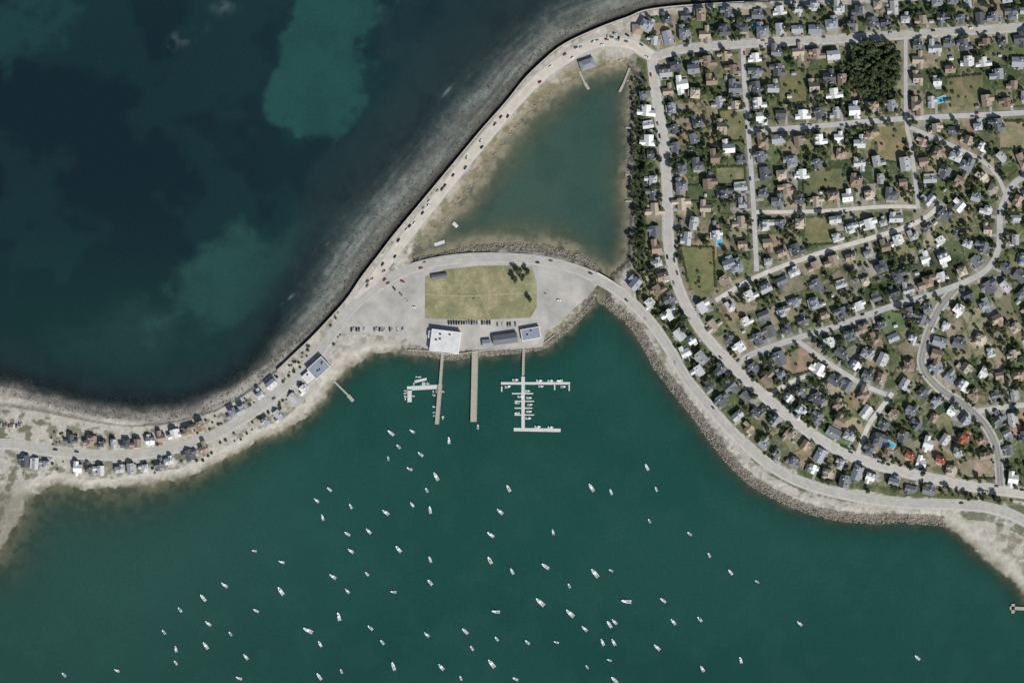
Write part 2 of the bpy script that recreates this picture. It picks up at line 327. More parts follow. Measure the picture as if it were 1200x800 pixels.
def mkmesh(name,vs,fs,mats,mi=None,smooth=False,link=True):
    me=bpy.data.meshes.new(name); me.from_pydata([tuple(map(float,v)) for v in vs],[],fs)
    for m in mats: me.materials.append(m)
    if mi is not None: me.polygons.foreach_set('material_index',np.array(mi,dtype=np.int32))
    if smooth: me.polygons.foreach_set('use_smooth',np.ones(len(fs),dtype=bool))
    me.update()
    if not link: return me
    ob=bpy.data.objects.new(name,me); scene.collection.objects.link(ob); return ob
RS={}
for i,(k,(pts,w,cc)) in enumerate(ROADS.items()):
    S=spline(pts); RS[k]=S
    vs,fs=ribbon_geo(S,w,0.14+0.012*(len(ROADS)-i),0,1.2)
    mkmesh('road',vs,fs,[[M['asph'],M['conc'],M['asph2'],M['asph3']][cc]])
    if w>7.5:
        vs,fs=ribbon_geo(S,w+3.0,0.05+0.004*i,0,1.0); mkmesh('pavement',vs,fs,[M['side']])
        V=[];F=[];mi=[]
        for o,ww,mm in ((0.15,.14,1),(-.15,.14,1),(w/2-.5,.15,0),(-w/2+.5,.15,0)):
            a,b=ribbon_geo(S,ww,0.14+0.012*(len(ROADS)-i)+.03,o); n0=len(V); V+=a; F+=[tuple(q+n0 for q in f) for f in b]; mi+=[mm]*len(b)
        mkmesh('road_marking',V,F,[M['white'],M['yellow']],mi)
def sheet(name,poly,lift,m):
    bm=bmesh.new(); vs=[bm.verts.new(W(x,y,2.8+lift)) for x,y in poly]; bm.faces.new(vs); bmesh.ops.triangulate(bm,faces=bm.faces[:])
    bmesh.ops.recalc_face_normals(bm,faces=bm.faces[:])
    me=bpy.data.meshes.new(name); bm.to_mesh(me); bm.free(); me.materials.append(m); ob=bpy.data.objects.new(name,me); scene.collection.objects.link(ob); return ob
def ramp_mat(name,scale,rough,stops,detail=10):
    lm=bpy.data.materials.new(name); n,l,p=nodes(lm); p.inputs['Roughness'].default_value=.95; p.inputs['Specular IOR Level'].default_value=.1
    tc=n.new('ShaderNodeTexCoord')
    no=n.new('ShaderNodeTexNoise'); no.inputs['Scale'].default_value=scale; no.inputs['Detail'].default_value=detail; no.inputs['Roughness'].default_value=rough; l.new(tc.outputs['Object'],no.inputs['Vector'])
    cr=n.new('ShaderNodeValToRGB'); l.new(no.outputs['Fac'],cr.inputs[0]); e=cr.color_ramp.elements
    e[0].position=stops[0][0]; e[0].color=(*map(float,stops[0][1]),1); e[1].position=stops[2][0]; e[1].color=(*map(float,stops[2][1]),1); k=e.new(stops[1][0]); k.color=(*map(float,stops[1][1]),1)
    l.new(cr.outputs[0],p.inputs['Base Color']); return lm
sheet('parking_lot',LOT,.10,ramp_mat('parking_asphalt',.03,.62,[(.36,C(146,145,141)),(.5,C(164,162,157)),(.66,C(184,180,170))]))
sheet('park_lawn',PARK,.16,ramp_mat('dry_park_grass',.05,.78,[(.34,C(102,107,80)),(.5,C(130,129,98)),(.66,C(163,155,128))]))
M['dirt']=mat('worn_grass_path',C(150,145,120),.95,.5,.2)
for pts,w in (([(498,345),(545,347),(585,345),(628,343)],1.2),([(540,313),(562,345),(575,375)],.6)):
    vs,fs=ribbon_geo(spline(pts,4),w,.19+.01*w); mkmesh('path',vs,fs,[M['dirt']])
# painted bay lines in the car park
V=[];F=[]
for x0,y0,dx,nn_,ln in ((524.5,375.5,3.0,19,5),(410.5,383.5,3.0,23,5),(581.5,377.5,3.0,12,5)):
    for i in range(nn_):
        x=x0+dx*i; b=len(V); V+=[W(x-.06,y0,2.915),W(x+.06,y0,2.915),W(x+.06,y0+ln,2.915),W(x-.06,y0+ln,2.915)]; F.append((b,b+3,b+2,b+1))
mkmesh('parking_bay_markings',V,F,[M['white']])
# seawall
M['wall']=mat('seawall_concrete',C(170,166,156),.85,.4,.2)
def wallrib(name,pts,w,z0,z1,m,step=5):
    S=spline(pts,step); tg=np.gradient(S,axis=0); tg/=np.linalg.norm(tg,axis=1)[:,None]; nr=np.stack([-tg[:,1],tg[:,0]],1)
    vs=[];fs=[]
    for i in range(len(S)):
        a=S[i]-nr[i]*w/2; b=S[i]+nr[i]*w/2
        vs+= [W(*a,z0),W(*a,z1),W(*b,z1),W(*b,z0)]
    for i in range(len(S)-1):
        for j in range(3): q=i*4+j; fs.append((q,q+1,q+5,q+4))
    fs.append((0,1,2,3)); q=(len(S)-1)*4; fs.append((q+3,q+2,q+1,q))
    return mkmesh(name,vs,fs,[m])
wallrib('seawall',[p for p in WL if 320<=p[0]<=1250],1.3,-1.5,4.9,M['wall'])
wallrib('retaining_wall',[(478,410),(500,411),(530,415),(562,411),(600,408),(632,404),(650,392)],1.0,-1,3.1,M['wall'])
M['deck']=mat('bridge_concrete',C(190,186,176),.8,.5,.12)
bp=bpy.data.objects.new('road_bridge',None); scene.collection.objects.link(bp)
Sb=spline([(697,324.5),(704,328.3),(711,332.5),(718,337.0),(724,341.2)],3)
for nm,o,w,z0,z1 in (('bridge_deck',0,13,1.6,2.99),('parapet_north',-6.2,.5,2.9,4.0),('parapet_south',6.2,.5,2.9,4.0)):
    tg=np.gradient(Sb,axis=0); tg/=np.linalg.norm(tg,axis=1)[:,None]; nr=np.stack([-tg[:,1],tg[:,0]],1)
    ob=wallrib(nm,[tuple(q) for q in (Sb+nr*o)],w,z0,z1,M['deck'],3); ob.parent=bp
# ------------------------------------------------------------ generic geometry builder
class G:
    def __init__(s): s.v=[];s.f=[];s.m=[];s.X=Matrix.Identity(4)
    def add(s,vs,fs,mi):
        n=len(s.v); s.v+=[tuple(s.X@Vector(v)) for v in vs]; s.f+=[tuple(i+n for i in f) for f in fs]; s.m+=[mi]*len(fs)
    def box(s,x0,x1,y0,y1,z0,z1,mi,tx=0,ty=0):
        s.add([(x0,y0,z0),(x1,y0,z0),(x1,y1,z0),(x0,y1,z0),(x0+tx,y0+ty,z1),(x1-tx,y0+ty,z1),(x1-tx,y1-ty,z1),(x0+tx,y1-ty,z1)],
              [(0,3,2,1),(4,5,6,7),(0,1,5,4),(1,2,6,5),(2,3,7,6),(3,0,4,7)],mi)
    def cyl(s,a,b,r0,r1,mi,n=6):
        a=Vector(a);b=Vector(b); d=(b-a).normalized(); u=d.orthogonal().normalized(); w=d.cross(u); vs=[]
        for c,r in ((a,r0),(b,r1)):
            for i in range(n):
                t=2*math.pi*i/n; vs.append(tuple(c+u*(r*math.cos(t))+w*(r*math.sin(t))))
        s.add(vs,[(i,(i+1)%n,n+(i+1)%n,n+i) for i in range(n)]+[tuple(range(n-1,-1,-1)),tuple(range(n,2*n))],mi)
    def mesh(s,name,mats): return mkmesh(name,s.v,s.f,mats,s.m,link=False)
M['glass']=mat('window_glass',(.03,.04,.05),.1,1,.05,spec=.6); M['trim']=mat('white_trim',(.72,.72,.70),.6,1,.05); M['brick']=mat('chimney_brick',(.28,.13,.09),.9,2,.2)
walls=[mat('clapboard_white',(.66,.66,.64),.7,1,.06,.1),mat('cedar_shingle_grey',(.30,.28,.25),.85,1.5,.15,.15),mat('clapboard_cream',(.52,.47,.38),.7,1,.06,.1),mat('clapboard_blue_grey',(.27,.32,.37),.7,1,.06,.1)]
roofs=[mat('roof_shingle_light_grey',C(166,168,169),.9,.9,.2,.28,spec=.1),mat('roof_shingle_dark_grey',C(96,99,103),.9,.9,.22,.3,spec=.1),mat('roof_shingle_slate',C(130,135,141),.9,.9,.22,.28,spec=.1),mat('roof_shingle_brown',C(136,122,108),.9,.9,.22,.28,spec=.1),mat('roof_pale',C(204,205,202),.85,.9,.16,.16,spec=.1),mat('roof_terracotta',C(152,90,72),.85,.9,.2,.12,spec=.1),mat('roof_shingle_tan',C(160,150,134),.9,.9,.22,.2,spec=.1)]
M['flat']=mat('flat_roof_membrane',C(194,195,193),.8,.15,.16)
M['decking']=mat('weathered_decking',C(152,148,137),.9,.8,.2)
def gable(g,L,Wd,z0,h,rh,hip=False,ov=.45,chim=False,windows=True):
    x,y=L/2,Wd/2
    g.add([(-x,-y,z0),(x,-y,z0),(x,y,z0),(-x,y,z0),(-x,-y,h),(x,-y,h),(x,y,h),(-x,y,h)],[(0,1,5,4),(1,2,6,5),(2,3,7,6),(3,0,4,7)],0)
    X_,Y_=x+ov,y+ov; ze=h-ov*rh/y
    if hip:
        r=max(.5,x-y*.85)
        g.add([(-X_,-Y_,ze),(X_,-Y_,ze),(X_,Y_,ze),(-X_,Y_,ze),(-r,0,h+rh),(r,0,h+rh)],[(0,1,5,4),(1,2,5),(2,3,4,5),(3,0,4),(3,2,1,0)],1)
    else:
        zr=h+rh
        g.add([(-x,-y,h),(-x,y,h),(-x,0,zr-.1),(x,-y,h),(x,y,h),(x,0,zr-.1)],[(0,2,1),(3,4,5)],0)
        t=.22
        g.add([(-X_,-Y_,ze),(X_,-Y_,ze),(X_,0,zr),(-X_,0,zr),(-X_,Y_,ze),(X_,Y_,ze),(-X_,-Y_,ze-t),(X_,-Y_,ze-t),(X_,0,zr-t),(-X_,0,zr-t),(-X_,Y_,ze-t),(X_,Y_,ze-t)],
          [(0,1,2,3),(3,2,5,4),(7,6,9,8),(8,9,10,11),(0,6,7,1),(4,5,11,10),(0,3,9,6),(3,4,10,9),(1,7,8,2),(2,8,11,5)],1)
    if windows:
        for fl in range(int((h-0.3)//2.7)):
            zz=.9+fl*2.8
            k=max(2,int(L//2.6))
            for i in range(k):
                cx=-x+(i+.5)*L/k
                for sgn in (-1,1):
                    yy=sgn*y
                    a,b=sorted((yy,yy+sgn*.06)); c,d=sorted((yy+sgn*.061,yy+sgn*.1))
                    if fl==0 and i==k//2 and sgn<0:
                        g.box(cx-.6,cx+.6,a,b,0,2.2,3); g.box(cx-.45,cx+.45,c,d,.05,2.1,4)
                    else:
                        g.box(cx-.6,cx+.6,a,b,zz,zz+1.5,3); g.box(cx-.48,cx+.48,c,d,zz+.1,zz+1.4,2)
            for sgn in (-1,1):
                for cy in (-y*.45,y*.45):
                    xx=sgn*x; a,b=sorted((xx,xx+sgn*.06)); c,d=sorted((xx+sgn*.061,xx+sgn*.1))
                    g.box(a,b,cy-.55,cy+.55,zz,zz+1.5,3); g.box(c,d,cy-.43,cy+.43,zz+.1,zz+1.4,2)
    if chim: g.box(x*.3,x*.3+.9,y*.2,y*.2+.9,h,h+rh+1.0,4); g.box(x*.3-.08,x*.3+.98,y*.2-.08,y*.2+.98,h+rh+1.003,h+rh+1.2,3)
def house_mesh(i,roof,size=1.0):
    r=random.Random(i); g=G()
    L=r.uniform(9.0,13.5)*size; Wd=r.uniform(6.8,9.0)*size; h=r.choice([3.1,5.7,5.7,6.0]); rh=Wd*.5*r.uniform(.55,.95)
    hip=r.random()<.25
    gable(g,L,Wd,-2.5,h,rh,hip,chim=r.random()<.6)
    w=r.random()
    for rep in range(2 if w<.3 else 1 if w<.8 else 0): # cross wings
        sx=(-1 if rep==0 else 1)*r.choice([-1,1]); ww=Wd*r.uniform(.5,.75); wl=r.uniform(4.0,7); hh=h-(.3 if r.random()<.5 else 2.4 if h>5 else .3)
        g.X=Matrix.Translation((sx*L*.22,(-1 if rep else 1)*(Wd/2+wl/2-1.2),0))@Matrix.Rotation(math.pi/2,4,'Z')
        gable(g,wl,ww,-2.5,hh,ww*.5*.7,windows=False); g.X=Matrix.Identity(4)
    if r.random()<.6: # dormers
        for dx in ((-L*.25,L*.25) if r.random()<.5 else (0,)):
            g.X=Matrix.Translation((dx,-Wd*.22,0))@Matrix.Rotation(math.pi/2,4,'Z'); gable(g,2.8,1.9,h+.2,h+rh*.72,.6,ov=.2,windows=False)
            g.box(-1.46,-1.41,-.5,.5,h+rh*.35,h+rh*.66,2); g.X=Matrix.Identity(4)
    px=L*r.uniform(.3,.48); s=r.choice([-1,1]); y0,y1=sorted((s*Wd/2,s*(Wd/2+2.4)))
    if r.random()<.5:
        g.box(-px,px,y0,y1,-1,.35,5)
        for xx in (-px+.1,0,px-.25): g.box(xx,xx+.15,s*(Wd/2+2.25)-.07,s*(Wd/2+2.25)+.07,.35,2.5,3)
        g.box(-px-.2,px+.2,y0-(.0 if s>0 else .3),y1+(.3 if s>0 else .0),2.5,2.68,1)
    else:
        g.box(-px,px,y0,y1+ (1.2 if s>0 else 0),-1,.6,5)
    g.box(-.8,.8,-Wd/2-3.6,-Wd/2-2.5,-1,.15,5)
    wall=walls[i%4]
    nm='hip_roof_house' if hip else 'gable_house'
    return nm,g.mesh(nm,[wall,roof,M['glass'],M['trim'],M['brick'],M['decking']])
HM=[]; seq=[0,1,2,4,0,1,3,1,6,0,1,3,2,4,3,0,1,2,4,1,0,6]
for i in range(44): HM.append(house_mesh(i,roofs[seq[i%22]]))
RED=[house_mesh(100+i,roofs[5],1.0) for i in range(3)]
houses=[]
def place(name,me,px,py,z,rot,sc=1.0):
    ob=bpy.data.objects.new(name,me); ob.location=W(px,py,z); ob.rotation_euler=(0,0,rot)
    ob.scale=(sc,sc,sc) if not isinstance(sc,tuple) else sc
    scene.collection.objects.link(ob); return ob
def put_house(px,py,ang,sc=1.0,which=None):
    nm,me=which if which else random.choice(HM)
    houses.append((px,py,ang)); place(nm,me,px,py,float(Hl(px,py))+.25,ang,sc)
allpts=[];alltg=[];allw=[]
for k,S in RS.items():
    tg=np.gradient(S,axis=0); tg/=np.linalg.norm(tg,axis=1)[:,None]
    allpts.append(S); alltg.append(tg); allw.append(np.full(len(S),ROADS[k][1]/2))
AP=np.concatenate(allpts); AT=np.concatenate(alltg); AW=np.concatenate(allw)
def near_road(px,py):
    d=np.hypot(AP[:,0]-px,AP[:,1]-py)-AW; i=int(np.argmin(d)); return float(d[i]),math.atan2(-AT[i,1],AT[i,0])
def one_in(px,py,poly): return bool(inside(np.array([float(px)]),np.array([float(py)]),poly)[0])
NOH=[q[0] for q in LAWNS[:14]]+[[(995,45),(1052,45),(1052,118),(995,118)],[(780,285),(840,285),(840,350),(800,350)]]
for x,y,a in ((84,514,0),(107,516,-5),(119,519,0),(134,520,3),(149,519,0),(162,519,0),(177,516,5),(190,513,10),(205,508,15),(220,504,18),(236,499,20),(273,483,28),(284,478,30),(305,463,35),(318,450,40),(30,540,0),(42,543,-4),(55,544,-5),(92,548,-3),(105,549,0),(119,551,0),(141,550,4),(154,549,4),(171,548,8),(187,544,10),(199,540,14),(222,533,18),(240,526,22),(313,494,35),(327,487,38),(356,456,45),(345,466,42)):
    put_house(x,y,math.radians(a+90*(random.random()<.5)),random.uniform(.85,1.02))
for x,y,a in ((1065,533,-25),(1101,538,-20),(1130,512,-30)):
    put_house(x,y,math.radians(a),1.05,RED[(x)%3])
for x,y,a in ((757,130,85),(760,165,88),(765,212,90),(766,228,88),(768,272,90),(770,340,-60),(785,368,-55),(796,392,-50),(812,82,5),(814,110,85),(818,195,0),(853,175,5),(853,310,20),(812,262,80),(805,280,85),(845,150,0),(862,313,20),(983,493,-30),(1005,170,0),(970,92,0),(985,95,90),(905,105,0)):
    put_house(x,y,math.radians(a),1.15)
def try_house(x,y,ang,mind=14.8,rdmin=8):
    if not one_in(x,y,HILLP) or x>1250: return False
    for q in NOH:
        if one_in(x,y,q): return False
    d,_=near_road(x,y)
    if d<rdmin: return False
    if y<330 and x<752: return False
    for hx_,hy_,_a in houses:
        if (hx_-x)**2+(hy_-y)**2<mind*mind: return False
    if pdist(np.array([x]),np.array([y]),SS)[0]<26: return False
    put_house(x,y,ang,random.uniform(.88,1.22)); return True
driv=[]
for k in 'CDFEIJKNGHMLOPA':
    S=RS[k]; w=ROADS[k][1]
    for side in (-1,1):
        acc=random.uniform(0,10)
        for i in range(1,len(S)-1):
            seg=np.linalg.norm(S[i]-S[i-1]); acc+=seg
            if acc>random.uniform(14,24):
                tg=(S[i+1]-S[i-1]); tg/=np.linalg.norm(tg); nr=np.array([-tg[1],tg[0]])*side
                o=w/2+random.uniform(8.5,15); p=S[i]+nr*o
                if try_house(p[0],p[1],math.atan2(-tg[1],tg[0])+random.choice([0,math.pi/2,math.pi,-math.pi/2])+random.uniform(-.06,.06)):
                    acc=0; e=S[i]+nr*(w/2+.2)+tg*6; driv.append((e,nr,o-w/2+random.uniform(-1,3)))
for _ in range(5000):
    x=random.uniform(745,1250); y=random.uniform(-10,590); d,a=near_road(x,y)
    try_house(x,y,a+random.choice([0,math.pi/2])+random.uniform(-.1,.1),mind=18,rdmin=10)
V=[];F=[]
for e,nr,Ld in driv:
    n=4; tg=np.array([nr[1],-nr[0]])
    for i in range(n+1):
        c=e+nr*Ld*i/n
        for s in (-1.6,1.6):
            q=c+tg*s; V.append(W(q[0],q[1],float(Hl(*q))+.11))
    b=len(V)-2*(n+1)
    for i in range(n): F.append((b+2*i,b+2*i+1,b+2*i+3,b+2*i+2))
mkmesh('driveways',V,F,[mat('driveway_asphalt',C(148,146,139),.9,.3,.3)])
HA=np.array([(a,b) for a,b,_ in houses])
def shed(i):
    g=G(); gable(g,3.6,2.8,-.5,2.1,.9,ov=.2,windows=False); g.box(-.5,.5,-1.46,-1.401,0,1.9,3); return g.mesh('garden_shed',[walls[i%4],roofs[i%4],M['glass'],M['trim']])
SD=[shed(i) for i in range(4)]
for _ in range(260):
    x=random.uniform(750,1240); y=random.uniform(5,585)
    if not one_in(x,y,HILLP) or near_road(x,y)[0]<6: continue
    dd=np.min((HA[:,0]-x)**2+(HA[:,1]-y)**2)
    if dd<100 or dd>500: continue
    place('garden_shed',random.choice(SD),x,y,float(Hl(x,y))+.05,near_road(x,y)[1],random.uniform(.9,1.5))
# ------------------------------------------------------------ larger waterfront buildings
M['hv']=mat('hvac_metal',(.4,.41,.42),.5,1,.1,metal=.5)
def flat_building(name,px,py,L,Wd,h,ang,roofm,hvac=3):
    g=G(); g.box(-L/2,L/2,-Wd/2,Wd/2,-2,h,0); g.box(-L/2-.3,L/2+.3,-Wd/2-.3,Wd/2+.3,h+.003,h+.35,3)
    g.box(-L/2+.3,L/2-.3,-Wd/2+.3,Wd/2-.3,h+.353,h+.38,1)
    for i in range(hvac):
        x=random.uniform(-L*.35,L*.35); y=random.uniform(-Wd*.3,Wd*.3); g.box(x,x+2.2,y,y+1.6,h+.385,h+1.7,6); g.box(x+.3,x+1.9,y+.2,y+1.4,h+1.703,h+1.85,2)
    k=int(L//3.2)
    for i in range(k):
        cx=-L/2+(i+.5)*L/k
        for s in (-1,1):
            a,b=sorted((s*Wd/2,s*(Wd/2+.07))); g.box(cx-1,cx+1,a,b,.9,2.9,3); a,b=sorted((s*(Wd/2+.071),s*(Wd/2+.12))); g.box(cx-.85,cx+.85,a,b,1.05,2.75,2)
    me=g.mesh(name,[walls[0],roofm,M['glass'],M['trim'],M['brick'],M['decking'],M['hv']]); return place(name,me,px,py,2.95,math.radians(ang))
M['flatb']=mat('flat_roof_blue_grey',C(128,138,148),.8,.3,.15)
flat_building('yacht_club_building',522,400,34,25,6.5,-7,M['flat'],4)
flat_building('waterfront_storage_building',507,392,9,8,4,-7,M['flatb'],1)
flat_building('harbor_office_building',622,391,22,13,4.5,10,M['flatb'],2)
flat_building('beachfront_restaurant',374,431,22,16,6.5,42,M['flatb'],4)
flat_building('beachfront_shop',362,441,12,10,4,42,M['flat'],1)
def big_gable(name,px,py,L,Wd,h,rh,ang,roofm,hip=False):
    g=G(); gable(g,L,Wd,-2,h,rh,hip,chim=False); me=g.mesh(name,[walls[1],roofm,M['glass'],M['trim'],M['brick']]); place(name,me,px,py,2.95,math.radians(ang))
big_gable('boathouse',592,397,28,11,4.5,2.6,8,roofs[1]); big_gable('harbor_shed',570,402,9,8,3.2,1.6,5,roofs[2]); big_gable('pondside_bathhouse',688,76,17,11,4,2,20,roofs[2],True); big_gable('bait_shop',515,324,18,5,3,1,8,roofs[1])
big_gable('pavilion',747,35,12,11,3.5,2.2,0,roofs[3],True)
# ------------------------------------------------------------ piers and floats
M['plank']=mat('pier_planks',C(158,154,142),.9,1.2,.22); M['float']=mat('float_decking',C(190,192,186),.85,1.0,.15); M['pile']=mat('timber_pile',(.16,.12,.09),.9,2,.2)
def pier(name,segs,zt,thick,m,rail=False,pile=8):
    g=G()
    for (x0,y0,x1,y1,w) in segs:
        a=Vector(W(x0,y0)); b=Vector(W(x1,y1)); d=b-a; Ld=d.length; an=math.atan2(d.y,d.x)
        g.X=Matrix.Translation(a)@Matrix.Rotation(an,4,'Z')
        n=max(2,int(Ld/2.4)); 
        for i in range(n):
            g.box(i*Ld/n+.04,(i+1)*Ld/n-.04,-w/2,w/2,zt-thick,zt,0)
        g.box(0,Ld,-w/2+.15,-w/2+.4,zt-thick-.35,zt-thick-.01,1); g.box(0,Ld,w/2-.4,w/2-.15,zt-thick-.35,zt-thick-.01,1)
        k=max(1,int(Ld/pile))
        for i in range(k+1):
            for s in (-1,1): g.cyl((i*Ld/k,s*(w/2+.18),-4),(i*Ld/k,s*(w/2+.18),zt+1.1),.19,.17,1,7)
        if rail:
            for s in (-1,1):
                g.box(0,Ld,s*(w/2-.08)-.05,s*(w/2-.08)+.05,zt+.95,zt+1.05,0)
                for i in range(int(Ld/3)): g.box(i*3,i*3+.1,s*(w/2-.08)-.04,s*(w/2-.08)+.04,zt+.001,zt+.949,0)
        g.X=Matrix.Identity(4)
    return place(name,g.mesh(name,[m,M['pile']]),600,400,0,0)
pier('timber_pier',[(519,410,516,450,3.5),(516,450,512,497,5)],1.6,.25,M['plank'],True)
pier('timber_pier',[(557,404,555,494,7.5)],2.2,.35,M['plank'],True,6)
pier('timber_pier',[(614,403,613,440,3)],2.0,.3,M['plank'],True)
pier('floating_dock',[(613,441,613,502,4)],.55,.4,M['float']); pier('floating_dock',[(587,449,668,449,3)],.5,.4,M['float'],pile=14); pier('floating_dock',[(602,503,657,504,4)],.5,.4,M['float'],pile=14)
pier('floating_dock',[(588,452.5,588,459,1.5),(600,461,625,461,1.6),(603,470,626,470,1.4),(603,478,624,478,1.4),(603,486,626,486,1.4),(650,450.6,650,457,1.5),(667,450.6,667,458,1.5)],.45,.35,M['float'],pile=20)
pier('floating_dock',[(477,455,514,453,5),(480,456,480,471,5),(486,447,500,444,3)],.5,.4,M['float'],pile=12)
pier('timber_pier',[(391,446,408,463,2.2),(408,463,414,470,4)],1.3,.25,M['plank'])
pier('timber_pier',[(679,84,685,97,2.5),(685,97,690,105,3.5)],1.2,.25,M['plank']); pier('timber_pier',[(738,80,730,100,2.5),(730,100,726,108,3)],1.2,.25,M['plank'])
pier('timber_pier',[(1210,713,1183,712,4),(1187,718,1187,707,4)],1.3,.25,M['plank'])
pier('floating_dock',[(531,261,536,266,4),(509,287,521,283,4)],.5,.4,M['float'],pile=12)
for y in (205,150,236): pier('timber_pier',[(745,y,733,y,2)],1.2,.2,M['plank'])
# ------------------------------------------------------------ boats
M['gel']=mat('boat_gelcoat_white',(.82,.83,.83),.35,1,.03,spec=.5); M['bhull']=mat('boat_hull_navy',(.05,.08,.16),.35,1,.05,spec=.5); M['cock']=mat('boat_cockpit_floor',(.45,.43,.39),.7,1,.1); M['canv']=mat('canvas_cover_blue',(.06,.12,.26),.8,2,.1); M['alu']=mat('aluminium_spar',(.62,.63,.64),.4,1,.05,metal=.6); M['blk']=mat('outboard_black',(.03,.03,.03),.4,1,.05)
M['canvT']=mat('canvas_cover_tan',(.42,.36,.27),.8,2,.1)
def hull(g,L,B,fr,hm):
    st=[(-.5,.86,.0),(-.25,.98,0),(0,1.0,0),(.2,.86,.04),(.36,.56,.1),(.46,.24,.18),(.5,.02,.24)]
    ring=[]
    for s,w,r in st:
        x=s*L; hw=w*B/2; zt=fr*(1+r*1.6); ring.append([(x,-hw,zt),(x,-hw*.88,.05),(x,-hw*.4,-.35+r),(x,0,-.5+r*1.5),(x,hw*.4,-.35+r),(x,hw*.88,.05),(x,hw,zt)])
    vs=[p for r in ring for p in r]; fs=[]
    for i in range(len(ring)-1):
        for j in range(6): a=i*7+j; fs.append((a,a+1,a+8,a+7))
    g.add(vs,fs,hm); g.add(ring[0],[tuple(range(7))],hm)
    dk=[]
    for s,w,r in st: x=s*L; hw=w*B/2; zt=fr*(1+r*1.6); dk.append([(x,-hw,zt),(x,-max(hw-.35,hw*.4),zt+.03),(x,max(hw-.35,hw*.4),zt+.03),(x,hw,zt)])
    vs=[p for r in dk for p in r]; fs=[]
    for i in range(len(dk)-1):
        for j in range(3):
            a=i*4+j; q=(a,a+4,a+5,a+1)
            if j==1 and i<2: continue
            fs.append(q)
    g.add(vs,fs,0)
    hw=.84*B/2-.35; g.add([(-L*.48,-hw,fr-.45),(0,-hw,fr-.45),(0,hw,fr-.45),(-L*.48,hw,fr-.45)],[(0,1,2,3)],2)
    g.add([(0,-hw-.1,fr-.45),(0,hw+.1,fr-.45),(0,hw+.1,fr+.03),(0,-hw-.1,fr+.03)],[(0,1,2,3)],0)
mats=[M['gel'],M['bhull'],M['cock'],M['glass'],M['blk'],M['alu'],M['canv'],M['canvT']]
def motor(i,L,B,style,hm):
    g=G(); hull(g,L,B,.85,hm)
    if style==0: # cabin cruiser
        g.box(-.02*L,.3*L,-B*.33,B*.33,.9,1.75,0,.25,.15); g.box(-.08*L,.16*L,-B*.29,B*.29,1.753,2.35,3,.22,.12); g.box(-.09*L,.13*L,-B*.3,B*.3,2.353,2.45,0)
        g.box(-.45*L,-.36*L,-B*.3,B*.3,.42,.9,7)
    elif style==1: # centre console with T-top
        g.box(-.08*L,.04*L,-.45,.45,.43,1.5,0,.08,.05); g.box(.0,.05*L,-.42,.42,1.5,1.95,3,.1,.05)
        for a in (-.12*L,.05*L):
            for b in (-.6,.6): g.cyl((a,b,.43),(a,b,2.4),.035,.035,5,5)
        g.box(-.15*L,.08*L,-.8,.8,2.4,2.48,random.choice([0,6]))
        g.box(-.22*L,-.13*L,-.5,.5,.43,.95,7)
    else: # bowrider with windscreen and cover
        g.box(.0,.06*L,-B*.34,B*.34,.9,1.35,3,.08,.06); g.box(-.35*L,-.1*L,-B*.3,B*.3,.43,1.0,6 if style==2 else 7,.1,.1); g.box(.12*L,.3*L,-B*.2,B*.2,.9,1.05,2,.1,.1)
    for o in ((-.35,.35) if L>8 else (0,)):
        g.box(-L*.5-.7,-L*.5-.05,o-.2,o+.2,.5,1.25,4,.1,.05); g.box(-L*.5-.45,-L*.5-.2,o-.07,o+.07,-.6,.49,4)
    return g.mesh('motorboat',mats)
def sail(L,B,hm):
    g=G(); hull(g,L,B,.95,hm); g.box(-.0*L,.28*L,-B*.27,B*.27,1.0,1.5,0,.3,.15)
    for s in (-1,1):
        a,b=sorted((s*(B*.235),s*(B*.265))); g.box(.05*L,.2*L,a,b,1.15,1.32,3)
    g.cyl((.1*L,0,1.4),(.1*L,0,1.25*L),.09,.06,5,7); g.cyl((.1*L,0,2.3),(-.33*L,0,2.25),.07,.06,5,6); g.cyl((.08*L,0,2.5),(-.31*L,0,2.42),.2,.13,6,7)
    g.cyl((.49*L,0,1.3),(.1*L,0,1.2*L),.05,.03,0,5); g.cyl((-.48*L,0,1.0),(.1*L,0,1.24*L),.015,.015,5,4)
    for s in (-1,1): g.cyl((.08*L,s*B*.45,1.),(.1*L,0,1.1*L),.015,.015,5,4); g.cyl((.1*L,0,.8*L),(.1*L,s*.9,.8*L),.03,.03,5,4)
    return g.mesh('sailboat',mats)
MB=[motor(i,L,B,s,h) for i,(L,B,s,h) in enumerate([(9.5,3.1,0,0),(11,3.5,0,0),(7.5,2.6,1,0),(8.5,2.8,1,0),(6.5,2.3,2,0),(7,2.4,3,0),(8,2.8,0,1)])]
SB=[sail(9,2.9,0),sail(8,2.6,0),sail(10,3.1,1)]
DG=[motor(9,4.2,1.7,3,0),motor(9,4.8,1.8,2,0)]
